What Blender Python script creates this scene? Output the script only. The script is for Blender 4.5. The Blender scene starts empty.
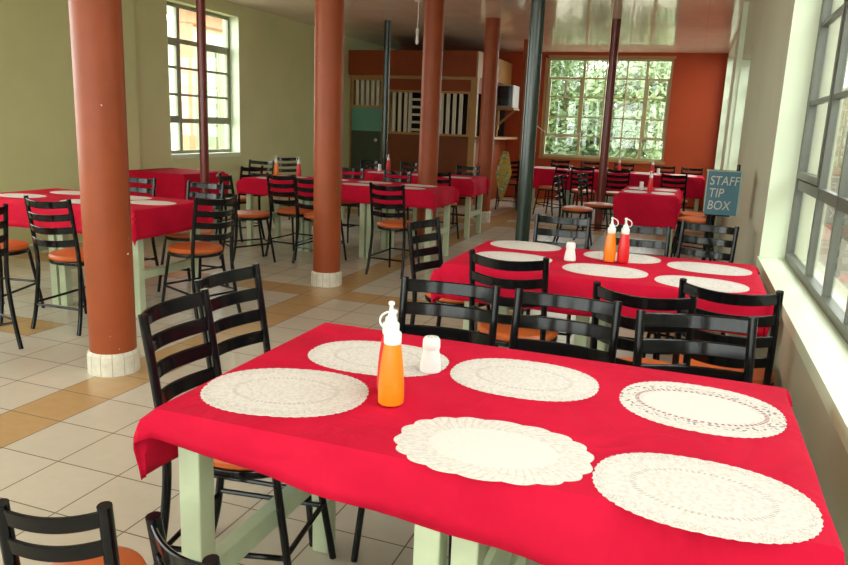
import bpy, bmesh, math, random
from mathutils import Vector, Matrix
random.seed(7)
PI = math.pi
SC = bpy.context.scene
COL = SC.collection

# ------------------------------------------------------------------ camera, sky, exposure
cam_d = bpy.data.cameras.new('camera'); cam = bpy.data.objects.new('camera', cam_d); COL.objects.link(cam)
yaw, pitch, roll = 0.342, 0.213, -0.041
F0 = Vector((-math.sin(yaw), math.cos(yaw), 0)); RT = Vector((math.cos(yaw), math.sin(yaw), 0)); UP = Vector((0, 0, 1))
FW = F0*math.cos(pitch) - UP*math.sin(pitch); DN = -(UP*math.cos(pitch) + F0*math.sin(pitch))
CX = RT*math.cos(roll) + DN*math.sin(roll); CYD = -RT*math.sin(roll) + DN*math.cos(roll)
M3 = Matrix((CX, -CYD, -FW)).transposed()
cam.matrix_world = Matrix.Translation((0, 0, 1.4)) @ M3.to_4x4()
cam_d.sensor_width = 36; cam_d.lens = 725/848*36; cam_d.clip_start = 0.05
SC.camera = cam

world = bpy.data.worlds.new('overcast_sky'); SC.world = world; world.use_nodes = True
wn = world.node_tree; bg = wn.nodes['Background']
bg.inputs['Color'].default_value = (0.965, 0.98, 1.0, 1); bg.inputs['Strength'].default_value = 5.5
vs = SC.view_settings
vs.view_transform = 'Standard'; vs.look = 'None'; vs.gamma = 1; vs.use_curve_mapping = False; vs.exposure = 0.66
SC.cycles.use_denoising = True
SC.cycles.sample_clamp_indirect = 4
SC.cycles.max_bounces = 10; SC.cycles.diffuse_bounces = 6

def portal(loc, rot, sx, sy):
    l = bpy.data.lights.new('daylight', 'AREA'); l.shape = 'RECTANGLE'; l.size = sx; l.size_y = sy
    l.cycles.is_portal = True
    o = bpy.data.objects.new('daylight', l); o.location = loc; o.rotation_euler = rot; COL.objects.link(o)

# room numbers (metres): camera stands at x=0, y=0
XL, XR, YF, YB, H = -6.163, 0.428, -2.6, 15.15, 2.944
W1 = (-2.2, 4.535, 0.738, 2.62)      # right windows: y0 y1 z0 z1
W2 = (7.85, 9.6, 0.738, 2.3)
W3 = (12.15, 15.0, 0.738, 2.85)
WL = (7.62, 9.13, 0.91, 2.776)      # left window
WL2 = (-2.0, 4.2, 0.91, 2.776)       # unseen second one beside the camera, added for fill light
WB = (-2.93, -0.517, 0.887, 2.834)  # far window x0 x1 z0 z1
WF = (-5.9, 0.1, 0.75, 2.75)       # unseen window band behind the camera, widened to light the near tables
def P(y): return (y[0]+y[1])/2, (y[2]+y[3])/2
for w in (W1, W2, W3):
    c = P(w); portal((XR+.30, c[0], c[1]), (0, PI/2, 0), w[3]-w[2], w[1]-w[0])
for w in (WL, WL2):
    c = P(w); portal((XL-.30, c[0], c[1]), (0, -PI/2, 0), w[3]-w[2], w[1]-w[0])
c = P(WB); portal((c[0], YB+.30, c[1]), (-PI/2, 0, 0), WB[1]-WB[0], WB[3]-WB[2])
c = P(WF); portal((c[0], YF-.30, c[1]), (PI/2, 0, 0), WF[1]-WF[0], WF[3]-WF[2])

# ------------------------------------------------------------------ materials
def nmat(name, col, rough=.5, metal=0, spec=.5, coat=0):
    m = bpy.data.materials.new(name); m.use_nodes = True
    b = m.node_tree.nodes['Principled BSDF']
    b.inputs['Base Color'].default_value = (*col, 1); b.inputs['Roughness'].default_value = rough
    b.inputs['Metallic'].default_value = metal; b.inputs['Specular IOR Level'].default_value = spec
    b.inputs['Coat Weight'].default_value = coat; b.inputs['Coat Roughness'].default_value = .12
    return m
class G:
    """small node-graph writer"""
    def __init__(s, m): s.t = m.node_tree; s.b = s.t.nodes['Principled BSDF']
    def n(s, typ, **k):
        x = s.t.nodes.new(typ)
        for a, v in k.items(): setattr(x, a, v)
        return x
    def l(s, a, b): s.t.links.new(a, b)
    def coord(s): return s.n('ShaderNodeTexCoord').outputs['Object']
    def noise(s, scale, detail=4, co=None, rough=.55):
        x = s.n('ShaderNodeTexNoise'); x.inputs['Scale'].default_value = scale; x.inputs['Detail'].default_value = detail
        x.inputs['Roughness'].default_value = rough
        s.l(co or s.coord(), x.inputs['Vector']); return x.outputs['Fac']
    def ramp(s, fac, stops):
        r = s.n('ShaderNodeValToRGB'); e = r.color_ramp.elements
        while len(e) < len(stops): e.new(.5)
        for i, (p, c) in enumerate(stops): e[i].position = p; e[i].color = (*c, 1)
        s.l(fac, r.inputs['Fac']); return r.outputs['Color']
    def m(s, op, a, b=0.0, c=None):
        x = s.n('ShaderNodeMath', operation=op)
        for i, v in enumerate((a, b, c)):
            if v is None: continue
            if isinstance(v, (int, float)): x.inputs[i].default_value = v
            else: s.l(v, x.inputs[i])
        return x.outputs[0]
    def mix(s, fac, a, b):
        x = s.n('ShaderNodeMix', data_type='RGBA')
        for sock, v in ((x.inputs[0], fac), (x.inputs[6], a), (x.inputs[7], b)):
            if isinstance(v, (int, float)): sock.default_value = v
            elif isinstance(v, tuple): sock.default_value = (*v, 1)
            else: s.l(v, sock)
        return x.outputs[2]
    def bump(s, h, strength, dist=.01):
        x = s.n('ShaderNodeBump'); x.inputs['Strength'].default_value = strength; x.inputs['Distance'].default_value = dist
        s.l(h, x.inputs['Height']); s.l(x.outputs['Normal'], s.b.inputs['Normal'])
    def base(s, c): s.l(c, s.b.inputs['Base Color'])
def varied(name, col, rough, amount=.12, scale=3, bump=0, bscale=60, **k):
    m = nmat(name, col, rough, **k); g = G(m)
    lo = tuple(c*(1-amount) for c in col); hi = tuple(min(1, c*(1+amount)) for c in col)
    g.base(g.ramp(g.noise(scale), [(.3, lo), (.7, hi)]))
    if bump: g.bump(g.noise(bscale, 3), bump, .004)
    return m
M = {}
M['wall'] = varied('green_wall_paint', (.63, .65, .34), .55, .05, 1.5, .15, 90)
M['wall_r'] = varied('grey_green_wall_paint', (.53, .51, .385), .5, .05, 1.5, .15, 90)
M['orange_wall'] = varied('orange_wall_paint', (.36, .050, .012), .6, .08, 1.2, .1, 80, spec=.25)
M['reveal'] = varied('pale_reveal_paint', (.70, .78, .60), .4, .05, 2)
M['column'] = varied('brown_gloss_paint', (.29, .060, .017), .42, .10, 5, .1, 40, spec=.3)
g = G(M['column'])   # chipped white flecks
sp = g.ramp(g.noise(38, 2), [(.76, (0, 0, 0)), (.775, (1, 1, 1))])
old = g.b.inputs['Base Color'].links[0].from_socket; g.base(g.mix(sp, old, (.75, .68, .6)))
M['darkred_pole'] = varied('dark_red_gloss_paint', (.16, .022, .016), .28, .1, 5)
M['green_pole'] = varied('dark_green_gloss_paint', (.018, .030, .022), .2, .15, 5)
M['black'] = varied('black_gloss_enamel', (.004, .004, .005), .16, .2, 9, .03, 50, spec=.28)
M['seat'] = varied('orange_vinyl', (.56, .115, .022), .42, .08, 9, .12, 140)
M['rubber'] = nmat('black_rubber', (.012, .012, .012), .6)
M['table'] = varied('pale_green_table_paint', (.47, .53, .36), .42, .10, 7, .1, 40)
M['whitepl'] = nmat('white_plastic', (.74, .74, .72), .35)
M['orange_sauce'] = nmat('orange_plastic', (.85, .20, .004), .32)
M['red_sauce'] = nmat('red_plastic', (.62, .010, .014), .3)
M['wood'] = varied('brown_varnished_board', (.17, .048, .014), .6, spec=.2, amount=.12, scale=4)
M['fascia'] = varied('orange_brown_board', (.24, .047, .010), .6, .10, 3, spec=.2)
M['palewood'] = varied('pale_varnished_timber', (.38, .20, .065), .5, .12, 6, spec=.25)
M['slatwhite'] = varied('cream_painted_slat', (.55, .48, .36), .5, .06, 6)
M['dark'] = nmat('dark_interior', (.02, .014, .012), .8)
M['teal'] = varied('turquoise_board', (.10, .28, .20), .5, .08, 3)
M['darkgreen'] = varied('dark_green_door_paint', (.035, .05, .022), .4, .1, 3)
M['metal'] = nmat('brushed_metal', (.6, .6, .58), .3, 1)
M['blue'] = varied('blue_board_paint', (.052, .145, .20), .45, .08, 6)
M['blueside'] = varied('pale_blue_box_side', (.42, .48, .40), .5, .05, 6)
M['letter'] = nmat('cream_sign_paint', (.50, .49, .43), .6)
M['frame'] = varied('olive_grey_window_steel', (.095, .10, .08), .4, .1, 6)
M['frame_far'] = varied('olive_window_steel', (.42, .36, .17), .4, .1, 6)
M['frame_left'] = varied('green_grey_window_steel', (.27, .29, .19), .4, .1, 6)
M['tv_grey'] = nmat('grey_plastic', (.38, .39, .36), .4)
M['tv_black'] = nmat('black_screen', (.006, .006, .007), .15)
M['cable'] = nmat('white_cable', (.7, .68, .6), .5)
M['bulb'] = nmat('white_bulb_glass', (.9, .9, .86), .2)
M['tan'] = varied('tan_render', (.22, .185, .125), .8, .06, 1.5, .2, 30)
M['terracotta'] = varied('terracotta_paint', (.52, .19, .10), .6, .06, 2)
M['yard'] = varied('pale_concrete', (.42, .38, .29), .9, .15, .6)
M['bark'] = varied('bark', (.16, .12, .08), .9, .2, 12)
M['leaf'] = varied('mid_green_leaf', (.11, .17, .06), .6, .22, 1.2)
M['leaf2'] = varied('pale_green_leaf', (.16, .22, .09), .6, .22, 1.2)
M['leaf3'] = varied('deep_green_leaf', (.07, .115, .045), .6, .22, 1.2)
M['palepane'] = nmat('pale_green_pane', (.42, .52, .36), .3)
M['greenpane'] = nmat('green_grey_pane', (.20, .24, .15), .3)
M['roof'] = varied('blue_grey_roof', (.45, .52, .55), .5, .05, 2)

# red cloth with wrinkle bump
m = nmat('red_cotton_cloth', (.68, .006, .030), .8, spec=.12); M['cloth'] = m; g = G(m)
g.base(g.ramp(g.noise(4, 5), [(.3, (.46, .003, .027)), (.7, (.57, .006, .036))]))
co = g.coord()
wv = g.n('ShaderNodeTexNoise'); wv.inputs['Scale'].default_value = 5; wv.inputs['Detail'].default_value = 3
wv.inputs['Distortion'].default_value = .9; g.l(co, wv.inputs['Vector'])
g.bump(wv.outputs['Fac'], .6, .035)

# lace: object coords are metres, centred on the mat. kinds: 0 mottled oval, 1 scallop shells, 2 dashed rings
def lace(kind):
    m = nmat('white_lace_%s' % ('mottled', 'shell', 'dashed')[kind], (.86, .81, .76), .85, spec=.1); g = G(m)
    co = g.coord(); sx = g.n('ShaderNodeSeparateXYZ'); g.l(co, sx.inputs[0])
    x = g.m('DIVIDE', sx.outputs[0], .20); y = g.m('DIVIDE', sx.outputs[1], .135)
    rho = g.m('SQRT', g.m('ADD', g.m('MULTIPLY', x, x), g.m('MULTIPLY', y, y)))
    th = g.m('ARCTAN2', y, x)
    fine = g.noise(420, 1, co); mid = g.noise(90, 2, co)
    vor = g.n('ShaderNodeTexVoronoi'); vor.inputs['Scale'].default_value = 62; g.l(co, vor.inputs['Vector'])
    flower = g.m('LESS_THAN', vor.outputs['Distance'], .22)
    col = g.ramp(mid, [(.34, (.60, .54, .50)), (.5, (.665, .615, .575)), (.64, (.695, .65, .615))])
    col = g.mix(g.m('MULTIPLY', flower, .30), col, (.56, .47, .42))
    if kind == 0:
        ring = g.m('LESS_THAN', g.m('ABSOLUTE', g.m('SUBTRACT', rho, .62)), .03)
        holes = g.m('MULTIPLY', ring, g.m('GREATER_THAN', g.m('SINE', g.m('MULTIPLY', th, 70)), .45))
        edge = g.m('MULTIPLY', g.m('GREATER_THAN', rho, .9), g.m('GREATER_THAN', fine, .60))
        h = g.m('MAXIMUM', g.m('MULTIPLY', holes, .30), g.m('MULTIPLY', edge, .35))
    elif kind == 1:
        band = g.m('GREATER_THAN', rho, .66)
        vein = g.m('GREATER_THAN', g.m('SINE', g.m('ADD', g.m('MULTIPLY', th, 60), g.m('MULTIPLY', rho, 26))), .72)
        h = g.m('MULTIPLY', g.m('MULTIPLY', g.m('MULTIPLY', band, vein), g.noise(60, 2, co)), .22)
        col = g.mix(g.m('ADD', .25, g.m('MULTIPLY', band, .75)), (.69, .655, .62), col)
    else:
        def dash(r0, w, n, cut):
            return g.m('MULTIPLY', g.m('LESS_THAN', g.m('ABSOLUTE', g.m('SUBTRACT', rho, r0)), w),
                       g.m('GREATER_THAN', g.m('SINE', g.m('MULTIPLY', th, n)), cut))
        d1 = dash(.74, .026, 62, -.1)
        out = g.m('MULTIPLY', g.m('MULTIPLY', g.m('GREATER_THAN', rho, .78), g.m('LESS_THAN', rho, .955)), g.m('GREATER_THAN', g.noise(95, 1, co), .585))
        h = g.m('MAXIMUM', g.m('MULTIPLY', d1, .75), g.m('MULTIPLY', out, .6))
        col = g.mix(g.m('LESS_THAN', rho, .66), col, (.68, .65, .615))
    g.base(col)
    g.l(g.m('SUBTRACT', 1.0, h), g.b.inputs['Alpha'])
    g.bump(fine, .4, .002)
    return m
LACE = [lace(0), lace(1), lace(2)]

# floor tiles (.305 m) with brown bands, world-aligned because the floor object sits at the origin
m = nmat('cream_floor_tiles', (.55, .47, .36), .24, spec=.5); M['floor'] = m; g = G(m)
sx = g.n('ShaderNodeSeparateXYZ'); g.l(g.coord(), sx.inputs[0]); X, Y = sx.outputs[0], sx.outputs[1]
T = .305
def cell(v, off): return g.m('DIVIDE', g.m('SUBTRACT', v, off), T)
tx, ty = cell(X, -2.6), cell(Y, 2.08)
fx, fy = g.m('FRACT', tx), g.m('FRACT', ty); ix, iy = g.m('FLOOR', tx), g.m('FLOOR', ty)
ed = g.m('MINIMUM', g.m('MINIMUM', fx, g.m('SUBTRACT', 1, fx)), g.m('MINIMUM', fy, g.m('SUBTRACT', 1, fy)))
grout = g.m('LESS_THAN', ed, .009)
def eq(v, k): return g.m('COMPARE', v, float(k), .4)
def rng(v, a, b): return g.m('MULTIPLY', g.m('GREATER_THAN', v, a), g.m('LESS_THAN', v, b))
band = eq(ix, -1)
band = g.m('MAXIMUM', band, eq(iy, 10))
band = g.m('MAXIMUM', band, g.m('MULTIPLY', rng(ix, -6.5, -4.5), eq(iy, 4)))
band = g.m('MAXIMUM', band, rng(iy, 26.5, 28.5)); band = g.m('MAXIMUM', band, eq(iy, 30))
cmb = g.n('ShaderNodeCombineXYZ'); g.l(ix, cmb.inputs[0]); g.l(iy, cmb.inputs[1])
wn_ = g.n('ShaderNodeTexWhiteNoise'); g.l(cmb.outputs[0], wn_.inputs['Vector'])
cream = g.mix(g.m('MULTIPLY', wn_.outputs['Value'], .6), (.58, .515, .425), (.51, .45, .365))
cream = g.mix(g.m('MULTIPLY', g.noise(16, 4), .5), cream, (.45, .39, .31))
brown = g.mix(g.noise(14, 4), (.50, .315, .145), (.41, .245, .105))
tile = g.mix(band, cream, brown)
g.base(g.mix(grout, tile, (.17, .13, .095)))
g.bump(g.m('MINIMUM', ed, .015), .25, .05)
g.b.inputs['Roughness'].default_value = .27

# glossy painted ceiling boards
m = nmat('glossy_ceiling_boards', (.56, .44, .37), .12, spec=.45); M['ceiling'] = m; g = G(m)
g.base(g.ramp(g.noise(2.2, 4), [(.3, (.80, .67, .58)), (.7, (.90, .77, .68))]))
sx = g.n('ShaderNodeSeparateXYZ'); g.l(g.coord(), sx.inputs[0])
fr = g.m('FRACT', g.m('DIVIDE', sx.outputs[0], .62)); groove = g.m('LESS_THAN', fr, .012)
old = g.b.inputs['Base Color'].links[0].from_socket; g.base(g.mix(g.m('MULTIPLY', groove, .35), old, (.45, .36, .30)))
mp = g.n('ShaderNodeMapping'); mp.inputs['Scale'].default_value = (5, .8, 1); g.l(g.coord(), mp.inputs[0])
g.bump(g.noise(1.1, 1, mp.outputs[0]), .10, .03)
g.l(g.m('ADD', .05, g.m('MULTIPLY', g.noise(30, 2), .05)), g.b.inputs['Roughness'])

# white skirting tiles of the columns: joints by angle
m = nmat('white_plinth_tiles', (.66, .62, .52), .3); M['plinth'] = m; g = G(m)
sx = g.n('ShaderNodeSeparateXYZ'); g.l(g.coord(), sx.inputs[0])
an = g.m('FRACT', g.m('MULTIPLY', g.m('ARCTAN2', sx.outputs[1], sx.outputs[0]), 14/(2*PI)))
g.base(g.mix(g.m('LESS_THAN', an, .06), g.ramp(g.noise(20, 3), [(.3, (.58, .54, .44)), (.7, (.74, .70, .60))]), (.35, .31, .25)))

# yellow printed cloth
m = nmat('yellow_printed_cotton', (.6, .42, .05), .8); M['yellow'] = m; g = G(m)
g.base(g.ramp(g.noise(13, 2), [(.44, (.45, .30, .035)), (.52, (.50, .42, .16)), (.60, (.10, .12, .04)), (.66, (.52, .50, .34))]))

# window glass: clear with a real fresnel reflection, lets daylight through
m = bpy.data.materials.new('clear_window_glass'); m.use_nodes = True; M['glass'] = m
t = m.node_tree; t.nodes.clear()
o_ = t.nodes.new('ShaderNodeOutputMaterial'); mx = t.nodes.new('ShaderNodeMixShader'); lw = t.nodes.new('ShaderNodeLayerWeight'); pw_ = t.nodes.new('ShaderNodeMath'); fz = t.nodes.new('ShaderNodeMath')
tr = t.nodes.new('ShaderNodeBsdfTransparent'); gl = t.nodes.new('ShaderNodeBsdfGlossy'); gl.inputs['Roughness'].default_value = .01
tr.inputs['Color'].default_value = (.93, .96, .92, 1); lw.inputs['Blend'].default_value = .5; pw_.operation = 'POWER'; pw_.inputs[1].default_value = 5; fz.operation = 'MULTIPLY_ADD'; fz.inputs[1].default_value = .96; fz.inputs[2].default_value = .04
t.links.new(lw.outputs['Facing'], pw_.inputs[0]); t.links.new(pw_.outputs[0], fz.inputs[0]); t.links.new(fz.outputs[0], mx.inputs[0]); t.links.new(tr.outputs[0], mx.inputs[1]); t.links.new(gl.outputs[0], mx.inputs[2]); t.links.new(mx.outputs[0], o_.inputs[0])

# ------------------------------------------------------------------ mesh helpers
def box(bm, x0, x1, y0, y1, z0, z1, bev=0):
    vs_ = [bm.verts.new(p) for p in ((x0,y0,z0),(x1,y0,z0),(x1,y1,z0),(x0,y1,z0),(x0,y0,z1),(x1,y0,z1),(x1,y1,z1),(x0,y1,z1))]
    fs = [bm.faces.new([vs_[i] for i in f]) for f in ((3,2,1,0),(4,5,6,7),(0,1,5,4),(1,2,6,5),(2,3,7,6),(3,0,4,7))]
    if bev:
        es = list({e for f in fs for e in f.edges})
        bmesh.ops.bevel(bm, geom=es, offset=bev, segments=2, affect='EDGES', profile=.5)
def tube(bm, pts, r, n=10, caps=True, flat=1.0):
    pts = [Vector(p) for p in pts]; rings = []; up = None
    for i, p in enumerate(pts):
        d = (pts[min(i+1, len(pts)-1)] - pts[max(i-1, 0)]).normalized()
        if up is None:
            up = d.orthogonal().normalized()
        up = (up - d*up.dot(d)).normalized(); side = d.cross(up)
        rr = r[i] if isinstance(r, (list, tuple)) else r
        rings.append([bm.verts.new(p + (up*math.cos(a)*flat + side*math.sin(a))*rr) for a in (2*PI*k/n for k in range(n))])
    for a, b in zip(rings, rings[1:]):
        for k in range(n): bm.faces.new((a[k], a[(k+1) % n], b[(k+1) % n], b[k]))
    if caps:
        bm.faces.new(list(reversed(rings[0]))); bm.faces.new(rings[-1])
def lathe(bm, prof, n=32, cx=0, cy=0, sq=0):
    """profile of (radius, z); closed at both ends"""
    rings = []
    for r, z in prof:
        rings.append([bm.verts.new((cx + r*math.cos(a), cy + r*math.sin(a), z)) for a in (2*PI*k/n for k in range(n))])
    for a, b in zip(rings, rings[1:]):
        for k in range(n): bm.faces.new((a[k], a[(k+1) % n], b[(k+1) % n], b[k]))
    bm.faces.new(list(reversed(rings[0]))); bm.faces.new(rings[-1])
def smooth_path(ctrl, n=6):
    """catmull-rom through control points"""
    c = [Vector(p) for p in ctrl]; out = []
    for i in range(len(c)-1):
        p0, p1, p2, p3 = c[max(i-1,0)], c[i], c[i+1], c[min(i+2,len(c)-1)]
        for k in range(n):
            t_ = k/n
            out.append(.5*((2*p1) + (p2-p0)*t_ + (2*p0-5*p1+4*p2-p3)*t_*t_ + (3*p1-p0-3*p2+p3)*t_**3))
    out.append(c[-1]); return out
def obj(name, bm, mat, parent=None, smooth=True, loc=None, rot=None):
    bmesh.ops.recalc_face_normals(bm, faces=bm.faces[:])
    me = bpy.data.meshes.new(name); bm.to_mesh(me); bm.free()
    me.materials.append(mat)
    if smooth:
        me.polygons.foreach_set('use_smooth', [True]*len(me.polygons))
        try: me.set_sharp_from_angle(angle=math.radians(38))
        except Exception: pass
    o = bpy.data.objects.new(name, me); COL.objects.link(o)
    if parent: o.parent = parent
    if loc: o.location = loc
    if rot: o.rotation_euler = rot
    return o
def tag(o, label, cat, group=None, kind=None):
    o['label'] = label; o['category'] = cat
    if group: o['group'] = group
    if kind: o['kind'] = kind
    return o
def thing(name, label, cat, loc=(0,0,0), rz=0, group=None, kind=None):
    o = bpy.data.objects.new(name, None); COL.objects.link(o); o.empty_display_size = .1
    o.location = loc; o.rotation_euler = (0, 0, rz)
    return tag(o, label, cat, group, kind)
def kids(o): return [c for c in COL.objects if c.parent == o]
def dup(src, loc, rz, label, group=None):
    r = src.copy(); COL.objects.link(r); r.location = loc; r.rotation_euler = (0, 0, rz); r['label'] = label
    if group: r['group'] = group
    for ch in kids(src):
        c_ = ch.copy(); COL.objects.link(c_); c_.parent = r
        for gch in kids(ch):
            d = gch.copy(); COL.objects.link(d); d.parent = c_
    return r
NB = lambda: bmesh.new()
def bxo(name, mat, b, parent=None, bev=0):
    bm = NB(); box(bm, *b, bev); return obj(name, bm, mat, parent, smooth=False)

# ------------------------------------------------------------------ room shell
def struct(name, mat, boxes, label, cat):
    bm = NB()
    for b in boxes: box(bm, *b)
    return tag(obj(name, bm, mat, smooth=False), label, cat, kind='structure')
struct('floor', M['floor'], [(XL-.26, XR+.26, YF-.26, YB+.26, -.12, 0)], 'cream tiled floor with brown tile bands between the columns', 'floor')
struct('ceiling', M['ceiling'], [(XL-.26, XR+.26, YF-.26, YB+.26, H, H+.1)], 'glossy pinkish ceiling boards reflecting the far window', 'ceiling')
def wall_y(x0, x1, y0, y1, holes):
    """wall along y between x0,x1 with (ya,yb,za,zb) holes"""
    out = []; y = y0
    for ya, yb, za, zb in sorted(holes):
        out.append((x0, x1, y, ya, 0, H)); out.append((x0, x1, ya, yb, 0, za))
        if zb < H: out.append((x0, x1, ya, yb, zb, H))
        y = yb
    out.append((x0, x1, y, y1, 0, H)); return out
def wall_x(y0, y1, x0, x1, holes):
    return [(b[2], b[3], b[0], b[1], b[4], b[5]) for b in wall_y(y0, y1, x0, x1, holes)]
struct('wall_left', M['wall'], wall_y(XL-.26, XL, YF-.26, YB+.26, [WL, WL2]) , 'pale olive green side wall holding the tall bright window', 'wall')
struct('wall_right', M['wall_r'], wall_y(XR, XR+.26, YF-.26, YB+.26, [W1, W2, W3]), 'grey green window wall along the right of the room', 'wall')
struct('wall_back', M['orange_wall'], wall_x(YB, YB+.26, XL, XR, [WB]), 'burnt orange end wall around the wide gridded window', 'wall')
struct('wall_front', M['wall'], wall_x(YF-.26, YF, XL, XR, [WF]), 'pale wall behind the viewer', 'wall')
struct('trim_1', M['wall'], [(XL, XL+.07, 6.55, 6.98, 0, H)], 'shallow pilaster on the green left wall behind the nearest column', 'pilaster')
def frame_ring(a0, a1, z0, z1, w):
    return [(a0, a1, z0, z0+w), (a0, a1, z1-w, z1), (a0, a0+w, z0+w, z1-w), (a1-w, a1, z0+w, z1-w)]
def window(name, label, axis, plane, a0, a1, z0, z1, vs_, hs, fm, cas=(), d=.045, handle=None):
    """axis 'y': window in a wall along y at x=plane; axis 'x': along x at y=plane. vs_/hs: (position, width)"""
    r = thing(name, label, 'window', ((plane, (a0+a1)/2, z0) if axis == 'y' else ((a0+a1)/2, plane, z0)), kind='structure')
    o0 = r.location.copy()
    def put(bm, A0, A1, Z0, Z1, dd, bev=0):
        if axis == 'y': box(bm, -dd/2, dd/2, A0-o0.y, A1-o0.y, Z0-o0.z, Z1-o0.z, bev)
        else: box(bm, A0-o0.x, A1-o0.x, -dd/2, dd/2, Z0-o0.z, Z1-o0.z, bev)
    bm = NB()
    for f in frame_ring(a0, a1, z0, z1, .045): put(bm, *f, d)
    obj('window_frame', bm, fm, r, smooth=False)
    bm = NB()
    for v, w in vs_: put(bm, v-w/2, v+w/2, z0+.04, z1-.04, d*.8)
    for h_, w in hs: put(bm, a0+.04, a1-.04, h_-w/2, h_+w/2, d*.7)
    obj('glazing_bars', bm, fm, r, smooth=False)
    for cs in cas:
        bm = NB()
        for f in frame_ring(*cs, .035): put(bm, *f, d*1.0)
        obj('casement', bm, fm, r, smooth=False)
    bm = NB(); put(bm, a0+.01, a1-.01, z0+.01, z1-.01, .005); obj('glass', bm, M['glass'], r, smooth=False)
    return r
# the wide panes of the near right window
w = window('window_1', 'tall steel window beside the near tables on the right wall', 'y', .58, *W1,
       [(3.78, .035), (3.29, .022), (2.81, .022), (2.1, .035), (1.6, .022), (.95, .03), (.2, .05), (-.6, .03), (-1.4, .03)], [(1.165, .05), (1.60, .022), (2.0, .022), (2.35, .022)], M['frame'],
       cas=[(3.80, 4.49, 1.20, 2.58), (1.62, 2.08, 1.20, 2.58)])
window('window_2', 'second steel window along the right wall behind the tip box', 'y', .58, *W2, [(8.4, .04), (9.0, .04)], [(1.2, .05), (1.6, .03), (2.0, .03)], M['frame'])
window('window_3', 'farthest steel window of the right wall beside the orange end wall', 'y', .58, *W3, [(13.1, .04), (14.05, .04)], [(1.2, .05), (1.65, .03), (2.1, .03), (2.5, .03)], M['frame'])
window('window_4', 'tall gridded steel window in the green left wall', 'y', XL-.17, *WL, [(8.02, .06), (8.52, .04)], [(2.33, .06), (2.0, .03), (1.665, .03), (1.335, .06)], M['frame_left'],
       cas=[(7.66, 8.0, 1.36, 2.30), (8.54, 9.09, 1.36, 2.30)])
window('window_5', 'unseen side window added to the left wall beside the viewer for fill light', 'y', XL-.17, *WL2, [(-1, .05), (0, .05), (1, .05), (2, .05)], [(2.33, .05), (1.4, .05)], M['frame_left'])
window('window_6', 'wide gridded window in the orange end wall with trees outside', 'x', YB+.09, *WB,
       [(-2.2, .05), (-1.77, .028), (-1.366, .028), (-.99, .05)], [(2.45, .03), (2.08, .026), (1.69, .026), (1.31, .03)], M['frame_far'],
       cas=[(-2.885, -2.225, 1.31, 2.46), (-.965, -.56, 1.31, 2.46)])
window('window_7', 'unseen window band behind the viewer, widened to let in more light', 'x', YF-.17, *WF, [(-4.4, .05), (-3.4, .05), (-2.4, .05), (-1.4, .05)], [(1.5, .05), (2.1, .03)], M['frame'])
# sills and painted reveals
struct('trim_2', M['reveal'], [(XR-.012, XR+.135, W1[0], W1[1], W1[2]-.045, W1[2]+.004), (XR-.002, XR+.13, W1[1]-.004, W1[1]+.0, W1[2], W1[3])], 'pale green sill and reveal of the near right window', 'window sill')
struct('trim_3', M['reveal'], [(XR-.002, XR+.13, W2[1]-.006, W2[1], W2[2], W2[3]), (XR-.01, XR+.13, W2[0], W2[1], W2[2]-.04, W2[2]+.004)], 'pale sill and reveal of the window behind the tip box', 'window sill')
struct('trim_4', M['reveal'], [(XR-.002, XR+.13, W3[1]-.006, W3[1], W3[2], W3[3]), (XR-.01, XR+.13, W3[0], W3[1], W3[2]-.04, W3[2]+.004)], 'pale sill and reveal of the farthest right window', 'window sill')
struct('trim_5', M['reveal'], [(XL-.145, XL+.012, WL[0], WL[1], WL[2]-.05, WL[2]+.004), (XL-.145, XL+.002, WL[1]-.006, WL[1], WL[2], WL[3]), (XL-.145, XL+.002, WL[0], WL[0]+.006, WL[2], WL[3])], 'pale sill and reveal of the left wall window', 'window sill')
struct('trim_6', M['palewood'], [(WB[0]-.06, WB[1]+.03, YB-.03, YB+.06, WB[2]-.05, WB[2]), (WB[0]-.05, WB[0], YB-.012, YB+.05, WB[2], WB[3]+.05), (WB[0]-.05, WB[1]+.03, YB-.012, YB+.05, WB[3], WB[3]+.05)], 'tan surround and sill of the far gridded window', 'window trim')
struct('trim_7', M['reveal'], [(XR-.055, XR, 9.62, 9.75, 0, H)], 'narrow pale pilaster on the right wall past the tip box', 'pilaster')

# ------------------------------------------------------------------ columns and poles
def column(y, rad, label, x=-2.9, ph=.112, mat='column', grp='thick brown columns'):
    r = thing('column', label, 'column', (x, y, 0), 0, grp)
    bm = NB(); lathe(bm, [(rad*.975, ph-.02), (rad*.975, 1), (rad*.985, 2), (rad*.97, H)], 40); obj('shaft', bm, M[mat], r)
    bm = NB(); lathe(bm, [(rad+.013, 0), (rad+.013, ph-.004), (rad+.008, ph), (rad, ph+.012)], 14); obj('tiled_base', bm, M['plinth'], r)
column(3.05, .125, 'nearest thick brown column with a white tiled foot at left')
column(5.587, .122, 'thick brown column behind the left end of the near table')
column(8.124, .118, 'brown column rising just behind the end of the long red table row')
column(10.66, .115, 'fourth brown column standing right of the serving booth', ph=.16)
column(13.15, .10, 'farthest brown column, partly behind the dark green pole', ph=.13)
def pole(x, y, rad, mat, label, cat='pole'):
    r = thing('pole', label, cat, (x, y, 0), 0, 'slender painted poles')
    bm = NB(); lathe(bm, [(rad, .012), (rad, H)], 24); obj('shaft', bm, M[mat], r)
    bm = NB(); box(bm, -rad*1.7, rad*1.7, -rad*1.7, rad*1.7, 0, .012, .003); obj('base_plate', bm, M[mat], r)
pole(-1.185, 5.587, .055, 'green_pole', 'dark green slender pole beyond the corner of the second table')
pole(-4.585, 10.75, .05, 'green_pole', 'thin dark green pole in front of the serving booth')
pole(-1.185, 10.85, .06, 'darkred_pole', 'dark red slender pole crossing the far window')
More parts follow.
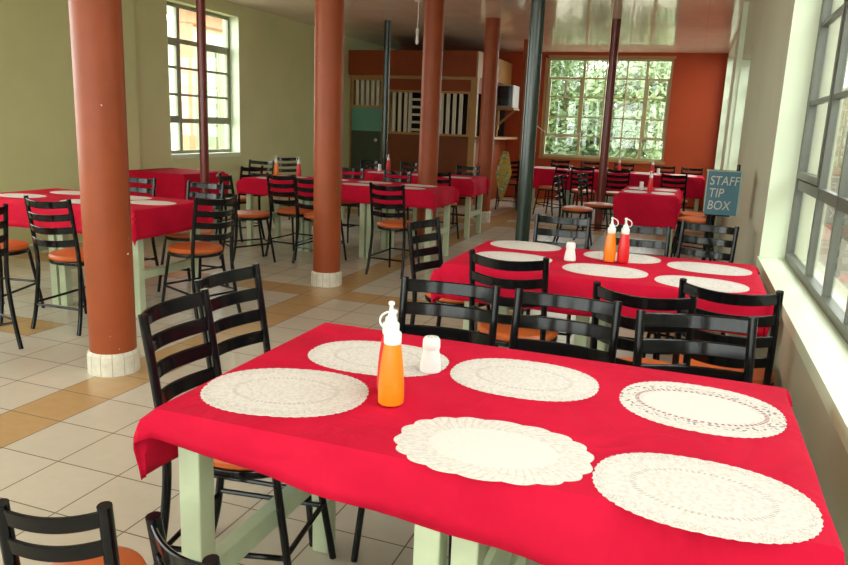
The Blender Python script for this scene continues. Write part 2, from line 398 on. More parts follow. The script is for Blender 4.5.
pole(-4.87, 6.55, .047, 'darkred_pole', 'dark red slender pole crossing the left window')

# ------------------------------------------------------------------ outside
def leafy(name, label, cat, loc, h, rad, mat, n, group, trunk=True, z0=.3):
    r = thing(name, label, cat, loc, 0, group)
    if trunk:
        bm = NB(); tube(bm, smooth_path([(0,0,0), (.06,.03,h*.3), (-.03,.05,h*.6)]), [.13-.005*i for i in range(13)], 8); obj('trunk', bm, M['bark'], r)
    bm = NB(); blobs = [(random.uniform(-.6,.6)*rad, random.uniform(-.5,.5)*rad, random.uniform(z0, h*.9), random.uniform(.35,.7)*rad) for _ in range(9)]
    for _ in range(n):
        bx_, by_, bz_, br = random.choice(blobs); d = Vector((random.gauss(0,1), random.gauss(0,1), random.gauss(0,1))).normalized()*br*random.random()**.4
        c_ = Vector((bx_, by_, max(.1, bz_+d.z))) + Vector((d.x, d.y, 0)); s = random.uniform(.08, .19)*(1 if h < 6.9 else 1.1)
        a = Vector((random.gauss(0,1), random.gauss(0,1), random.gauss(0,1))).normalized(); b = a.orthogonal().normalized()
        bm.faces.new([bm.verts.new(c_+q) for q in (a*s, b*s*.5, -a*s, -b*s*.5)])
    obj('foliage', bm, M[mat], r, smooth=False)
TG = 'trees outside the far window'
leafy('tree', 'dense green tree outside the left panes of the far window', 'tree', (-9.6, 30, -.25), 6.2, 2.5, 'leaf2', 6000, TG)
leafy('tree', 'deep green tree outside the middle of the far window', 'tree', (-5.6, 33.5, -.25), 6.8, 2.6, 'leaf', 6500, TG)
leafy('tree', 'pale green tree outside the right panes of the far window', 'tree', (-1.9, 30, -.25), 4.6, 2.1, 'leaf2', 5500, TG)
leafy('tree', 'dark green tree low behind the right side of the far window', 'tree', (1.6, 34, -.25), 5.2, 2.3, 'leaf', 5500, TG)
leafy('bush', 'low bush under the left half of the far window, outside', 'bush', (-7.2, 27.5, -.25), 2.2, 1.5, 'leaf', 2400, 'bushes outside the far window', trunk=False)
leafy('bush', 'low bush under the right half of the far window, outside', 'bush', (-3.2, 27.5, -.25), 2.2, 1.5, 'leaf3', 2200, 'bushes outside the far window', trunk=False)
leafy('tree', 'broad leafy tree far behind, filling the left of the far window', 'tree', (-14, 41, -.25), 9, 4.4, 'leaf2', 7500, TG, z0=.6)
leafy('tree', 'broad leafy tree far behind, filling the middle of the far window', 'tree', (-6.6, 47, -.25), 10, 4.4, 'leaf', 7500, TG, z0=.6)
leafy('tree', 'broad leafy tree far behind, filling the right of the far window', 'tree', (-.2, 41.5, -.25), 7, 4.0, 'leaf2', 7500, TG, z0=.6)
tag(bxo('yard', M['yard'], (-30, 20, -14, 60, -.45, -.25)), 'pale concrete yard outside around the building', 'yard', kind='structure')
r = thing('boundary_wall', 'tan wall outside the right windows', 'wall', (2.75, 6, -.25))
bm = NB(); box(bm, -.1, .1, -9, 12, 0, 2.6); obj('masonry', bm, M['tan'], r, smooth=False)
bm = NB(); box(bm, -.16, .16, -9, 12, 2.6, 2.68, .01); obj('coping', bm, M['tan'], r, smooth=False)
r = thing('neighbouring_building', 'cream and terracotta building seen through the left wall window', 'building', (-10.6, 12.2, -.25))
bxo('wall', M['palepane'], (-.2, .2, 1.0, 5, 0, 3.6), r)
bxo('pillar', M['terracotta'], (.2, .45, .95, 1.17, 0, 3.55), r)
bxo('pillar', M['terracotta'], (.2, .45, 3.2, 3.45, 0, 3.55), r)
bxo('beam', M['terracotta'], (.2, .5, .9, 5, 3.55, 3.8), r)
bxo('roof', M['roof'], (-.5, .8, .4, 5.2, 3.8, 3.92), r)
for k in range(2):
    f = bxo('window', M['frame_left'], (.2, .26, 1.3+.95*k, 2.15+.95*k, .9, 3.2), r)
    bxo('pane', M['greenpane'], (.26, .27, 1.36+.95*k, 1.70+.95*k, 1.0, 3.1), f); bxo('pane', M['greenpane'], (.26, .27, 1.76+.95*k, 2.09+.95*k, 1.0, 3.1), f)

# ------------------------------------------------------------------ serving booth at the far left
BY = 12.75
r = thing('serving_booth', 'brown wooden serving booth with slatted hatches in the far left corner', 'booth', (-4.93, BY, 0))
def bp(name, mat, x0, x1, z0, z1, y0=0, y1=.05, parent=None, bev=0):
    return bxo(name, M[mat], (x0+4.93, x1+4.93, y0, y1, z0, z1), parent or r, bev)
bp('fascia', 'fascia', XL+.01, -3.69, 2.27, 2.705, -.12, .0)
bp('fascia_end', 'palewood', -3.69, -3.66, 2.27, 2.705, -.12, 2.38)
bp('roof_board', 'dark', XL+.01, -3.69, 2.66, 2.70, 0, 2.38)
bp('rail', 'palewood', XL+.01, -3.67, 2.22, 2.27, -.06, .06)
bp('post', 'palewood', -5.50, -5.40, 0, 2.22, -.03, .07)
bp('post', 'palewood', -3.80, -3.68, 0, 2.22, -.03, .07)
bp('post', 'palewood', XL+.01, -6.13, 0, 2.22, -.03, .07)
bp('upper_panel', 'fascia', -5.40, -3.80, 2.02, 2.22)
bp('lower_panel', 'wood', -5.40, -3.80, 0, 1.23)
bp('back_panel', 'dark', XL+.01, -3.72, 0, 2.66, 2.2, 2.3)
def hatch(name, x0, x1, z0, z1, xs, extra=None, fm='palewood', sm='slatwhite'):
    bm = NB()
    for a in frame_ring(x0+4.93, x1+4.93, z0, z1, .04): box(bm, a[0], a[1], -.01, .05, a[2], a[3])
    f = obj(name, bm, M[fm], r, smooth=False)
    for x in xs: bxo('slat', M[sm], (x+4.93-.03, x+4.93+.03, .0, .03, z0+.04, z1-.04), f)
    for (a, b, z) in (extra or []): bxo('slat', M[sm], (a+4.93, b+4.93, .0, .03, z-.022, z+.022), f)
    return f
hatch('door_transom', -6.13, -5.50, 1.69, 2.22, [-6.02+.105*i for i in range(5)])
hz = [(-4.94, -4.72, 1.32+.135*i) for i in range(5)]
hatch('slatted_hatch', -5.39, -3.81, 1.23, 2.02, [-5.27+.115*i for i in range(3)] + [-4.95, -4.71] + [-4.58+.12*i for i in range(6)], hz)
d_ = bp('door', 'darkgreen', -6.125, -5.505, .02, 1.26, .0, .04)
bp('door_panel', 'teal', -6.125, -5.505, 1.26, 1.69, .0, .045)
bm = NB(); lathe(bm, [(.012, 0), (.012, .03), (.03, .04), (.032, .055), (.02, .065)], 16); k_ = obj('knob', bm, M['metal'], d_); k_.rotation_euler = (PI/2, 0, 0); k_.location = (-5.60+4.93, 0, 1.10)
# right side with its counter opening
bp('side_panel', 'fascia', -3.74, -3.69, 0, 1.20, .07, 2.38)
bp('side_panel', 'fascia', -3.74, -3.69, 2.0, 2.27, .07, 2.38)
bp('post', 'palewood', -3.76, -3.68, 1.24, 2.0, .55, .63)
bp('post', 'palewood', -3.76, -3.68, 1.24, 2.0, 1.5, 1.58)
bp('counter', 'palewood', -3.95, -3.40, 1.20, 1.245, .0, 2.2, bev=.006)
# television on its bracket
r = thing('wall_bracket', 'wooden shelf bracket carrying the small television by the booth', 'bracket', (-3.64, 14.2, 1.50))
bxo('shelf', M['palewood'], (-.02, .36, -.30, .30, .26, .30), r)
bm = NB(); tube(bm, [(.0, 0, -.02), (.30, 0, .25)], .03, 4); obj('brace', bm, M['palewood'], r, smooth=False)
bxo('upright', M['palewood'], (-.04, .0, -.05, .05, -.12, .26), r)
r = thing('television', 'small boxy black and grey television on the bracket beside the booth', 'television', (-3.47, 14.2, 1.80))
bxo('casing', M['tv_grey'], (-.15, .15, -.25, .26, .001, .42), r, .012)
bxo('screen', M['tv_black'], (-.145, .125, -.265, -.25, .03, .40), r, .004)

# ------------------------------------------------------------------ hanging lamp and cable
r = thing('pendant_bulb', 'small white pendant bulb hanging near the third brown column', 'lamp', (-3.43, 9.0, H))
bm = NB(); lathe(bm, [(.045, -.03), (.05, -.012), (.05, 0)], 20); obj('ceiling_rose', bm, M['cable'], r)
bm = NB(); tube(bm, [(0,0,-.03), (.004,0,-.2), (0,0,-.36)], .006, 8); obj('cord', bm, M['cable'], r)
bm = NB(); lathe(bm, [(.014, -.43), (.02, -.425), (.022, -.36), (.012, -.345)], 20); obj('socket', bm, M['cable'], r)
bm = NB(); lathe(bm, [(.005, -.545), (.016, -.535), (.021, -.51), (.019, -.475), (.015, -.44), (.014, -.43)], 20); obj('bulb', bm, M['bulb'], r)
bm = NB(); tube(bm, smooth_path([(-3.15,15.10,1.56),(-2.88,15.06,1.38),(-2.57,15.05,1.27),(-2.2,15.05,1.36),(-1.95,15.05,1.5),(-1.70,15.05,1.76),(-1.42,15.05,1.95),(-1.2,15.06,2.02),(-1.06,15.11,2.2)]), .009, 6)
tag(obj('cable', bm, M['cable']), 'loose pale cable drooping across the far window', 'cable')

# ------------------------------------------------------------------ chairs
def make_chair(label, loc, rz, group, ks=1.0, seat_z=.46, top=.868, pr=.0135, pitch=.082, sh=.022, bulge=.062):
    zz_ = lambda z: z*seat_z/.46 if z <= .46 else seat_z + (z-.46)*(top-seat_z)/.408
    fit = lambda pts: [(p[0]*ks, p[1]*ks, zz_(p[2])) for p in pts]
    t = thing('dining_chair', label, 'chair', loc, rz, group)
    for s in (-1, 1):
        bm = NB(); pts = smooth_path(fit([(s*.186,-.252,0), (s*.180,-.222,.12), (s*.171,-.197,.30), (s*.167,-.190,.46), (s*.167,-.208,.62), (s*.167,-.245,.868)]), 5)
        tube(bm, pts, pr, 12); obj('rear_leg', bm, M['black'], t)
        bm = NB(); pts = smooth_path(fit([(s*.165,.195,0), (s*.155,.172,.15), (s*.135,.125,.435)]), 5)
        tube(bm, pts, .0115, 10); obj('front_leg', bm, M['black'], t)
        bm = NB(); tube(bm, fit([(s*.176,-.207,.175), (s*.152,.166,.19)]), .0085, 8); obj('stretcher', bm, M['black'], t)
    bm = NB(); tube(bm, fit([(-.178,-.214,.16), (.178,-.214,.16)]), .0085, 8); obj('stretcher', bm, M['black'], t)
    bm = NB(); tube(bm, fit([(-.152,.166,.20), (.152,.166,.20)]), .0085, 8); obj('stretcher', bm, M['black'], t)
    for i in range(4):
        zc = top - .030 - pitch*i
        yb = (-.192 + (zc-seat_z)*(-.053/(top-seat_z)) - .004)*ks
        bm = NB(); rings = []; n = 14
        for k in range(n+1):
            u = -1 + 2*k/n; x = u*.165*ks; y = yb - bulge*ks*(1-u*u); zz = zc - .010*(1-u*u)
            lean = -.008
            rings.append([bm.verts.new(p) for p in ((x, y-.006-lean*.5, zz-sh), (x, y+.006-lean*.5, zz-sh), (x, y+.006+lean*.5, zz+sh), (x, y-.006+lean*.5, zz+sh))])
        for a, b in zip(rings, rings[1:]):
            for q in range(4): bm.faces.new((a[q], a[(q+1)%4], b[(q+1)%4], b[q]))
        bm.faces.new(rings[0]); bm.faces.new(rings[-1])
        bmesh.ops.bevel(bm, geom=[e for e in bm.edges if abs(e.verts[0].co.x-e.verts[1].co.x) > .001], offset=.003, segments=1, affect='EDGES')
        obj('slat', bm, M['black'], t)
    bm = NB(); lathe(bm, [(r_*ks, z_-.46+seat_z) for r_, z_ in ((.16,.425), (.187,.430), (.190,.445), (.187,.452), (.15,.452))], 36); obj('seat_rim', bm, M['black'], t)
    bm = NB(); lathe(bm, [(r_*ks, z_-.46+seat_z) for r_, z_ in ((.178,.452), (.190,.462), (.191,.474), (.182,.487), (.145,.496), (.08,.500), (.01,.501))], 36); obj('seat', bm, M['seat'], t)
    return t
R_ = math.radians
CH = [  # x, y, heading, label, group
 (-.738, 2.140, 183, 'black slatted chair pushed under the near table, behind the white salt shaker', 'a'),
 (-.356, 2.140, 176, 'black slatted chair at the middle of the near table\'s far side', 'a'),
 (.122, 2.085, 193, 'black slatted chair nearest the window on the near table\'s far side', 'a'),
 (-1.134, 1.735, -82, 'black chair at the left end of the near table, close to the viewer', 'a'),
 (-1.250, 2.130, -91, 'black chair at the left end of the near table, second from the viewer', 'a'),
 (-1.266, 1.224, 21, 'small low black chair in the near left corner, backrest towards the viewer', 'a'),
 (-.821, 1.230, -22, 'small low black chair with only post and seat showing, right of the corner chair', 'a'),
 (-.690, 3.300, -3, 'black chair at the left of the second table\'s near side, red cloth through its slats', 'b'),
 (-.078, 2.870, -7, 'black chair at the middle of the second table\'s near side', 'b'),
 (.220, 3.105, -8, 'black chair by the windowsill, on the second table\'s near side', 'b'),
 (-.735, 4.440, 180, 'black chair on the second table\'s far side beside the dark green pole', 'b'),
 (.070, 4.680, 160, 'black chair on the second table\'s far side in front of the tip box', 'b'),
 (-.235, 4.300, 183, 'black chair on the second table\'s far side behind the sauce bottles', 'b'),
 (-1.172, 3.88, -99, 'black chair at the left end of the second table', 'b'),
 (-3.745, 3.690, 2, 'black chair just left of the nearest column, facing the left red table', 'c'),
 (-4.421, 3.640, 10, 'black chair at the left photo edge with its orange seat cut off', 'c'),
 (-3.925, 2.975, 75, 'black chair at the left photo edge, only a curved leg and post in view', 'c'),
 (-3.290, 4.300, 74, 'black chair at the right end of the left red table', 'c'),
 (-3.770, 4.850, 182, 'black chair behind the left red table, near its right end', 'c'),
 (-4.480, 4.860, 178, 'black chair behind the left red table, just right of the nearest column', 'c'),
 (-2.570, 6.390, -4, 'black chair before the long table row, its orange seat right of the second column', 'd'),
 (-3.850, 6.690, -7, 'black chair before the long table row, left of the second column', 'd'),
 (-3.430, 6.510, -4, 'black chair before the long table row, half behind the second column', 'd'),
 (-4.060, 6.170, -38, 'black chair turned at the left end of the long row, seat to its right', 'd'),
 (-5.300, 8.150, -172, 'black chair with a shiny back beyond the long row, below the left window', 'd'),
 (-4.980, 7.300, 80, 'black chair edge-on beside the dark red pole under the left window', 'd'),
 (-3.270, 7.830, 178, 'black chair between the two long rows, left of the third column', 'd'),
 (-3.900, 7.900, 182, 'black chair between the two long rows, right behind the second column', 'd'),
 (-2.860, 8.600, -2, 'black chair between the two long rows, at their right end', 'd'),
 (-2.980, 9.800, 180, 'black chair on the far side of the rear long row at its right end', 'e'),
 (-3.900, 9.900, 176, 'black chair behind the rear long row, left of the third column', 'e'),
 (-4.500, 9.850, 182, 'black chair behind the rear long row, just right of the second column', 'e'),
 (-5.400, 9.350, 235, 'black chair behind the rear long row, just left of the second column', 'e'),
 (-3.030, 12.770, 12, 'black chair by the serving booth with the yellow cloth hanging from it', 'f'),
 (-2.170, 12.200, 60, 'black chair turned at the left corner of the far red table', 'f'),
 (-1.600, 11.950, 2, 'black chair before the far red table, left of the dark red pole', 'f'),
 (-.180, 11.280, -6, 'black chair before the far red table, near its right end', 'f'),
 (-1.060, 11.900, 4, 'black chair before the far red table, behind the dark red pole', 'f'),
 (-2.330, 13.700, 178, 'black chair behind the far red table at its left end', 'f'),
 (-1.760, 13.750, 182, 'black chair behind the far red table, second from its left end', 'f'),
 (-1.160, 13.720, 178, 'black chair behind the far red table at its middle', 'f'),
 (-.420, 13.620, 184, 'black chair behind the far red table, second from its right end', 'f'),
 (.020, 13.500, 178, 'black chair behind the far red table at its right end', 'f'),
 (-1.260, 9.080, -88, 'black chair on the left of the small red table, nearer one with the lit seat', 'g'),
 (-1.080, 9.780, -95, 'black chair on the left of the small red table, farther one by the red pole', 'g'),
 (.105, 8.800, 84, 'black chair on the right of the small red table, nearer one', 'g'),
 (.095, 9.400, 96, 'black chair on the right of the small red table, farther one', 'g'),
]
GR = dict(a='chairs around the near table', b='chairs around the second table', c='chairs around the left red table', d='chairs around the long row', e='chairs behind the rear row', f='chairs around the far table', g='chairs around the small table')
ch0 = low0 = None
for x, y, a, lab, gk in CH:
    if ch0 is None: ch0 = make_chair(lab, (x, y, 0), R_(a), GR[gk])
    elif lab.startswith('small low'):
        if low0 is None: low0 = make_chair(lab, (x, y, 0), R_(a), GR[gk], .66, .27, .573, .0165, .073, .021, .03)
        else: dup(low0, (x, y, 0), R_(a), lab, GR[gk])
    else: dup(ch0, (x, y, 0), R_(a), lab, GR[gk])

# ------------------------------------------------------------------ tables and cloths
def make_table(x0, x1, y0, y1, label, group, back=(.075, .075), xin=(.035, .035)):
    cx_, cy_ = (x0+x1)/2, (y0+y1)/2; w, d = (x1-x0)/2, (y1-y0)/2
    t = thing('dining_table', label, 'table', (cx_, cy_, 0), 0, group)
    bxo('tabletop', M['table'], (-w, w, -d, d, .729, .757), t, .004)
    L = .029; iy_ = d-.075
    for sx_ in (-1, 1):
        yb_ = d - back[0 if sx_ < 0 else 1]; ix_ = w - xin[0 if sx_ < 0 else 1]
        for yl in (-iy_, yb_): bxo('leg', M['table'], (sx_*ix_-L, sx_*ix_+L, yl-L, yl+L, 0, .729), t, .004)
        bxo('stretcher', M['table'], (sx_*ix_-.022, sx_*ix_+.022, -iy_+L, yb_-L, .265, .325), t, .003)
        bxo('apron', M['table'], (sx_*ix_-.012, sx_*ix_+.012, -iy_+L, yb_-L, .637, .729), t)
    for yl in (-iy_, d-max(back)): bxo('apron', M['table'], (-w+xin[0]+L, w-xin[1]-L, yl-.012, yl+.012, .637, .729), t)
    return t
def tables(x0, x1, y0, y1, n, labels, group, gap=.012, backs=None, xins=None):
    w = (x1-x0)/n
    for i in range(n): make_table(x0+i*w+gap/2, x0+(i+1)*w-gap/2, y0, y1, labels[i], group, backs[i] if backs else (.075, .075), xins[i] if xins else (.035, .035))
def cloth(x0, x1, y0, y1, drop, label, group, seed=1, drops=None, z=.7605, ear=.055, skew=(1, 1)):
    """sheet over the tops; hems hang on four sides, corners fall as ears. drops: left,right,front,back"""
    rnd = random.Random(seed); dl, dr, df, db = drops or (drop,)*4
    W, D = x1-x0, y1-y0; ox, oy = (x0+x1)/2, (y0+y1)/2
    step = .03
    def axis(lo, hi, a, b):
        k1 = max(4, round(a/step)); k2 = max(6, round((hi-lo)/ .05)); k3 = max(4, round(b/step))
        return [lo - a + a*i/k1 for i in range(k1)] + [lo + (hi-lo)*i/k2 for i in range(k2)] + [hi + b*i/k3 for i in range(k3+1)]
    us = axis(x0, x1, dl, dr); vs2 = axis(y0, y1, df, db)
    ph = [rnd.uniform(0, 6.28) for _ in range(8)]
    def pos(u, v):
        du = max(x0-u, 0) + max(u-x1, 0); dv = max(y0-v, 0) + max(v-y1, 0)
        if v < y0: dv *= skew[0] + (skew[1]-skew[0])*min(1, max(0, (u-x0)/W))
        sx_ = -1 if u < x0 else 1; sy_ = -1 if v < y0 else 1
        bx_, by_ = min(max(u, x0), x1), min(max(v, y0), y1)
        zt = z + .0003*math.sin(7*u+ph[0])*math.sin(6*v+ph[1])
        R0 = .012                                   # soft bend at the edge
        if du == 0 and dv == 0: return (bx_-ox, by_-oy, zt)
        def hang(s):                                # horizontal, vertical
            if s < R0*PI/2: a = s/R0; return R0*math.sin(a), R0*(1-math.cos(a))
            e = s - R0*PI/2; return R0 + .10*e, R0 + e*.994
        if dv == 0 or du == 0:
            s = du or dv; o, dz = hang(s); k = min(1, s/.12)
            q = v if du else u
            o += k*(.006*math.sin(11*q+ph[2]) + .005*math.sin(23*q+ph[3])) + .006*k
            dz += k*.003*math.sin(5*q+ph[4])
            return (bx_-ox + (sx_*o if du else 0), by_-oy + (sy_*o if dv else 0), zt-dz)
        rr = (du**3.2+dv**3.2)**(1/3.2); th = math.atan2(dv, du); o, dz = hang(rr)
        f = math.sin(2*th)**.8
        q_ = rr/.085; out = o*(1-.5*f) + ear*f*q_*math.exp(1-q_)
        k = min(1, rr/.12)
        a2 = th + .25*math.sin(4*th)*0
        return (bx_-ox + sx_*out*math.cos(a2), by_-oy + sy_*out*math.sin(a2), zt-dz)
    bm = NB(); grid = [[bm.verts.new(pos(u, v)) for v in vs2] for u in us]
    for i in range(len(us)-1):
        for j in range(len(vs2)-1): bm.faces.new((grid[i][j], grid[i+1][j], grid[i+1][j+1], grid[i][j+1]))
    o = obj('tablecloth', bm, M['cloth'], loc=(ox, oy, 0))
    o.data.polygons.foreach_set('use_smooth', [True]*len(o.data.polygons))
    mod = o.modifiers.new('cloth_thickness', 'SOLIDIFY'); mod.thickness = .0018; mod.offset = -1
    return tag(o, label, 'tablecloth', group)
TC = 'red tablecloths'
tables(-1.058, .285, 1.235, 2.038, 2, ['pale green table under the left half of the near red cloth', 'pale green table under the right half of the near red cloth'], 'pale green dining tables', backs=[(.075, .16), (.16, .16)])
cloth(-1.062, .289, 1.231, 2.042, .12, 'bright red tablecloth on the near table, hanging over its left corner', TC, 3, drops=(.18, .06, .12, .03), ear=.04, skew=(.6, 1.5))
tables(-1.056, .352, 3.24, 4.075, 2, ['pale green table under the left half of the second red cloth', 'pale green table under the right half of the second red cloth'], 'pale green dining tables', xins=[(.12, .035), (.035, .035)])
cloth(-1.06, .356, 3.236, 4.079, .17, 'red tablecloth on the second table beside the windowsill', TC, 5, drops=(.2, .05, .17, .06))
tables(-5.0, -3.5, 3.92, 4.70, 2, ['pale green table, left one of the pair behind the nearest column', 'pale green table, right one of the pair behind the nearest column'], 'pale green dining tables')
cloth(-5.004, -3.496, 3.916, 4.704, .2, 'red tablecloth on the left table passing behind the nearest column', TC, 6)
tables(-4.62, -2.41, 6.88, 7.62, 3, ['pale green table at the left end of the long row', 'pale green table in the middle of the long row, behind the second column', 'pale green table at the right end of the long row'], 'pale green dining tables')
cloth(-4.624, -2.406, 6.876, 7.624, .18, 'long red tablecloth on the front row passing behind the second column', TC, 7)
tables(-4.72, -2.58, 8.85, 9.55, 3, ['pale green table at the left end of the rear row', 'pale green table in the middle of the rear row', 'pale green table at the right end of the rear row'], 'pale green dining tables')
cloth(-4.724, -2.576, 8.846, 9.554, .22, 'long red tablecloth on the rear row before the serving booth', TC, 8)
tables(-6.08, -5.3, 6.75, 7.5, 1, ['pale green table against the left wall under its window'], 'pale green dining tables')
cloth(-6.084, -5.296, 6.746, 7.504, .5, 'deep hanging red tablecloth on the table under the left wall window', TC, 9, drops=(.05, .4, .55, .2))
tables(-.715, -.105, 8.33, 9.6, 1, ['small pale green table in the aisle by the right windows'], 'pale green dining tables')
cloth(-.72, -.10, 8.326, 9.604, .3, 'red tablecloth on the small table between the second table and the far table', TC, 10, drops=(.2, .2, .36, .2))
tables(-2.7, .2, 12.5, 13.28, 4, ['pale green table at the left end of the far row', 'pale green table second from the left in the far row', 'pale green table second from the right in the far row', 'pale green table at the right end of the far row'], 'pale green dining tables')
cloth(-2.704, .204, 12.496, 13.284, .3, 'red tablecloth on the far row below the gridded window', TC, 11, drops=(.3, .3, .34, .25))

# ------------------------------------------------------------------ lace mats
def mat_mesh(a, b, scallops, depth, pw=2.3):
    bm = NB(); n = 144; top = []; bot = []; mid = []
    for k in range(n):
        t_ = 2*PI*k/n; c_, s_ = math.cos(t_), math.sin(t_)
        f = 1 - depth*(1-abs(math.sin(scallops*t_/2)))
        x = a*math.copysign(abs(c_)**(2/pw), c_)*f; y = b*math.copysign(abs(s_)**(2/pw), s_)*f
        top.append(bm.verts.new((x, y, .0010))); bot.append(bm.verts.new((x, y, 0)))
        mid.append(bm.verts.new((x*.9, y*.9, .0012)))
    for k in range(n):
        j = (k+1) % n
        bm.faces.new((bot[k], bot[j], top[j], top[k])); bm.faces.new((top[k], top[j], mid[j], mid[k]))
    bm.faces.new(mid)
    return bm
ZC = .7610
def placemat(x, y, a, label, kind, group, a_=.195, b_=.150, sc=56, dp=.025):
    o = obj('lace_placemat', mat_mesh(a_, b_, sc, dp), LACE[kind], loc=(x, y, ZC), rot=(0, 0, R_(a)))
    return tag(o, label, 'placemat', group)
GN, GM = 'lace mats on the near table', 'lace mats on the second table'
placemat(-.858, 1.450, 15, 'oval white lace mat left of the orange bottle on the near table', 0, GN, .20, .160)
placemat(-.762, 1.785, 4, 'oval white lace mat under the salt shaker on the near table', 0, GN, .20, .145)
placemat(-.352, 1.800, 2, 'oval white lace mat right of the salt shaker on the near table', 0, GN)
placemat(-.318, 1.352, 4, 'white lace mat with scalloped shell border on the near table\'s front edge', 1, GN, .205, .145, 18, .05)
placemat(.085, 1.790, -4, 'white lace mat with dashed red openwork rings, near the windowsill', 2, GN, .19, .165)
placemat(.085, 1.330, -2, 'oval white lace mat nearest the viewer at the near table\'s right end', 0, GN, .198, .150)
for (x, y, lab) in ((-.825, 4.0, 'oval lace mat at the far left corner of the second table'), (-.80, 3.58, 'oval lace mat at the near left of the second table, left of its salt shaker'), (-.29, 3.92, 'oval lace mat behind the sauce bottles of the second table'),
                    (-.33, 3.48, 'oval lace mat in front of the sauce bottles of the second table'), (.14, 3.83, 'oval lace mat at the far right of the second table'), (.10, 3.40, 'oval lace mat at the near right of the second table by the sill')):
    placemat(x, y, -3, lab, 0, GM, .20, .155)
gl_ = 'lace mats on the left tables'
for i, (x, y, lab) in enumerate(((-4.72, 4.12, 'pale mat at the front left of the left red table'), (-4.62, 4.52, 'pale mat at the back left of the left red table'), (-4.1, 4.12, 'pale mat in the middle front of the left red table, behind the chair back'),
                 (-4.08, 4.52, 'pale mat in the middle back of the left red table'), (-3.72, 4.36, 'pale mat at the right end of the left red table'))):
    placemat(x, y, 3, lab, 0, gl_, .19, .13)
gl_ = 'lace mats on the long rows'
for i in range(4):
    for j, (yy, nm) in enumerate(((7.05, 'front'), (7.43, 'back'))):
        placemat(-4.33+.53*i, yy, 0, 'pale mat on the %s edge of the front long row, %s' % (nm, ('at its left end', 'second from the left', 'third from the left', 'at its right end')[i]), 0, gl_, .2, .13)
for i in range(4):
    placemat(-4.42+.53*i, 9.05, 0, 'pale mat on the front edge of the rear long row, %s' % ('leftmost', 'second from left', 'second from right', 'rightmost')[i], 0, gl_, .2, .13)
gl_ = 'lace mats on the far tables'
for i in range(5):
    for j, (yy, nm) in enumerate(((12.7, 'front'), (13.08, 'back'))):
        placemat(-2.4+.575*i, yy, 0, 'pale mat on the %s edge of the far table, %s' % (nm, ('leftmost', 'second from left', 'middle one', 'second from right', 'rightmost')[i]), 0, gl_, .22, .14)
placemat(-.56, 8.62, 90, 'pale mat on the front left of the small table', 0, 'lace mats on the small table', .19, .13)
placemat(-.26, 8.62, 90, 'pale mat on the front right of the small table', 0, 'lace mats on the small table', .19, .13)
placemat(-.55, 9.2, 90, 'pale mat on the back left of the small table', 0, 'lace mats on the small table', .19, .13)
placemat(-.25, 9.2, 90, 'pale mat on the back right of the small table', 0, 'lace mats on the small table', .19, .13)

# ------------------------------------------------------------------ bottles and shakers
def shrink(bm, k): bmesh.ops.scale(bm, vec=(k, k, k), verts=bm.verts[:])
def bottle(mat, label, loc, rz, group, k=.91):
    t = thing('sauce_bottle', label, 'bottle', loc, rz, group)
    bm = NB(); lathe(bm, [(.028,0), (.0325,.004), (.0335,.02), (.0325,.06), (.029,.105), (.0245,.14), (.0215,.158), (.0205,.166)], 36); shrink(bm, k); obj('body', bm, M[mat], t)
    bm = NB(); lathe(bm, [(.0215,.160), (.0225,.163), (.0225,.186), (.0205,.190), (.0165,.192), (.0155,.204), (.012,.207)], 30); shrink(bm, k); cp = obj('cap', bm, M['whitepl'], t)
    bm = NB(); tube(bm, [(0,0,.205), (.001,0,.217), (.002,0,.232), (.002,0,.240)], [.011,.007,.0055,.005], 14); shrink(bm, k); obj('nozzle', bm, M['whitepl'], cp)
    bm = NB(); tube(bm, smooth_path([(-.014,0,.200), (-.026,0,.203), (-.033,0,.214), (-.031,0,.228), (-.020,0,.238), (-.007,0,.2415), (.003,0,.2405)], 5), .0028, 8); shrink(bm, k); obj('tether', bm, M['whitepl'], cp)
    bm = NB(); lathe(bm, [(.0075,.2385), (.0085,.241), (.0085,.246), (.005,.2485)], 16, .002); shrink(bm, k); obj('nozzle_cap', bm, M['whitepl'], cp)
    return t
b0 = bottle('orange_sauce', 'orange squeeze bottle with white nozzle standing on the near table', (-.598, 1.482, .7635), R_(15), 'squeeze bottles')
r0 = bottle('red_sauce', 'red squeeze bottle mostly hidden behind the orange one on the near table', (-.632, 1.553, .7635), R_(-68), 'squeeze bottles')
def more(src, x, y, lab, rz=0): return dup(src, (x, y, .7635), R_(rz), lab, 'squeeze bottles')
more(b0, -.338, 3.735, 'orange squeeze bottle left of the red one on the second table', 160)
more(r0, -.272, 3.745, 'red squeeze bottle right of the orange one on the second table', 160)
more(b0, -4.545, 7.46, 'orange squeeze bottle standing near the left end of the front long row')
more(r0, -4.27, 7.50, 'red squeeze bottle on the front long row just left of the second column')
more(r0, -3.95, 9.42, 'red squeeze bottle beside the white shaker on the rear row')
more(r0, -.42, 8.93, 'red squeeze bottle on the small table')
more(r0, -1.15, 12.95, 'red squeeze bottle on the far table beside the dark red pole')
more(r0, -.60, 12.92, 'red squeeze bottle on the far table in front of the orange wall')
def shaker(label, loc, rz, group):
    t = thing('salt_shaker', label, 'salt shaker', loc, rz, group)
    bm = NB(); lathe(bm, [(.024,0), (.0265,.003), (.0265,.012), (.0225,.036), (.0195,.052), (.0195,.058)], 28); shrink(bm, 1.1); obj('body', bm, M['whitepl'], t)
    bm = NB(); lathe(bm, [(.0205,.057), (.0215,.060), (.021,.078), (.017,.085), (.006,.087)], 28); shrink(bm, 1.1); cp = obj('cap', bm, M['whitepl'], t)
    bm = NB()
    for k in range(5):
        a = 2*PI*k/5; lathe(bm, [(.0012,.0845), (.0012,.0868)], 8, .009*math.cos(a), .009*math.sin(a))
    shrink(bm, 1.1); obj('pouring_holes', bm, M['rubber'], cp)
    return t
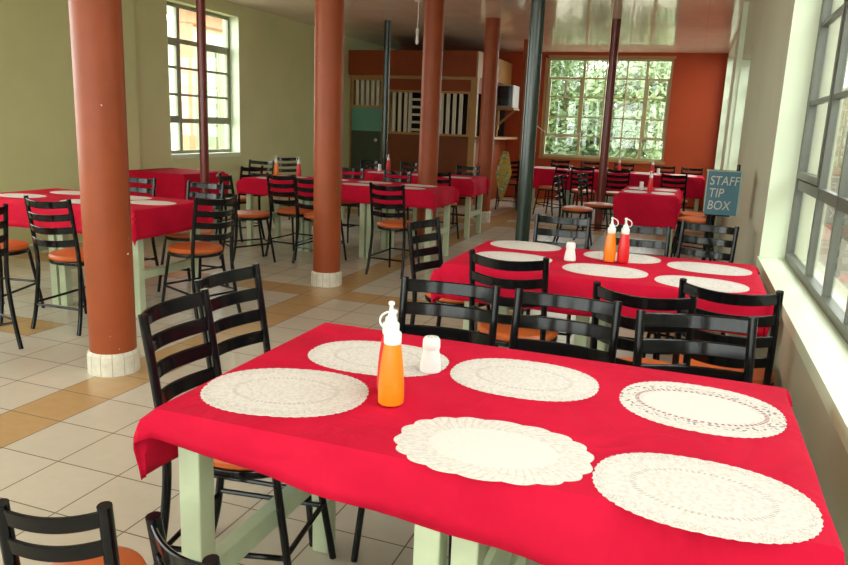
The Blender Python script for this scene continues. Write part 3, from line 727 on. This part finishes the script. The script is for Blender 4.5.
s0 = shaker('white salt shaker on the lace mat right of the orange bottle', (-.592, 1.742, .7622), 0, 'white shakers')
dup(s0, (-.522, 3.645, .7635), 0, 'white salt shaker on the second table, left of its bottles', 'white shakers')
dup(s0, (-4.02, 9.28, .7635), 0, 'white shaker on the rear row before the dark green door', 'white shakers')
dup(s0, (-.52, 8.95, .7635), 0, 'white shaker on the small table', 'white shakers')
dup(s0, (-.50, 12.86, .7635), 0, 'white shaker on the far table right of its red bottle', 'white shakers')

# ------------------------------------------------------------------ tip box on its stand
r = thing('tip_box_stand', 'thin black metal stand under the blue tip box', 'stand', (.215, 5.42, 0))
bm = NB(); lathe(bm, [(.15,0), (.15,.012), (.03,.022), (.02,.03)], 28); obj('base', bm, M['black'], r)
bm = NB(); lathe(bm, [(.014,.025), (.014,.875)], 14, -.06); obj('pole', bm, M['black'], r)
bxo('top_plate', M['black'], (-.09, .07, -.07, .07, .875, .885), r)
r = thing('tip_box', 'blue box lettered STAFF TIP BOX standing near the right wall', 'box', (.22, 5.42, .886), R_(4))
bxo('front_panel', M['blue'], (-.108, .095, -.10, -.09, 0, .292), r)
bxo('body', M['blueside'], (-.10, .112, -.09, .09, 0, .285), r, .003)
bxo('lid', M['blueside'], (-.105, .118, -.09, .095, .285, .296), r, .002)
bm = NB(); lathe(bm, [(.012,.296), (.012,.335), (.006,.34)], 12, .09, .02); obj('lid_knob', bm, M['black'], r)
for i, wd in enumerate(('STAFF', 'TIP', 'BOX')):
    cu = bpy.data.curves.new('lettering', 'FONT'); cu.body = wd; cu.size = .086; cu.shear = .12; cu.extrude = .0008; cu.space_character = 1.02
    cu.materials.append(M['letter'])
    tmp = bpy.data.objects.new('lettering_curve', cu); COL.objects.link(tmp); bpy.context.view_layer.update()
    me = bpy.data.meshes.new_from_object(tmp.evaluated_get(bpy.context.evaluated_depsgraph_get())); bpy.data.objects.remove(tmp)
    o = bpy.data.objects.new('lettering', me); COL.objects.link(o); o.parent = r
    o.scale = (.80, 1, 1)
    o.location = (-.096, -.1012, .202-.083*i); o.rotation_euler = (PI/2, 0, 0)

# ------------------------------------------------------------------ yellow cloth on the far chair
bm = NB(); nu, nv = 14, 20; gr = []
for i in range(nu+1):
    row = []
    for j in range(nv+1):
        u = i/nu - .5; v = j/nv
        wdt = .03 + .25*(1-abs(2*v-.85)/1.15)
        row.append(bm.verts.new((u*wdt - .03*v, .018*math.sin(9*u+4*v) - .02*v, -.86*v)))
    gr.append(row)
for i in range(nu):
    for j in range(nv): bm.faces.new((gr[i][j], gr[i+1][j], gr[i+1][j+1], gr[i][j+1]))
o = obj('yellow_cloth', bm, M['yellow'], loc=(-3.02, 12.40, 1.02), rot=(0, 0, R_(15)))
mod = o.modifiers.new('cloth_thickness', 'SOLIDIFY'); mod.thickness = .004
tag(o, 'yellow printed cloth hanging beside the chair near the serving booth', 'cloth')
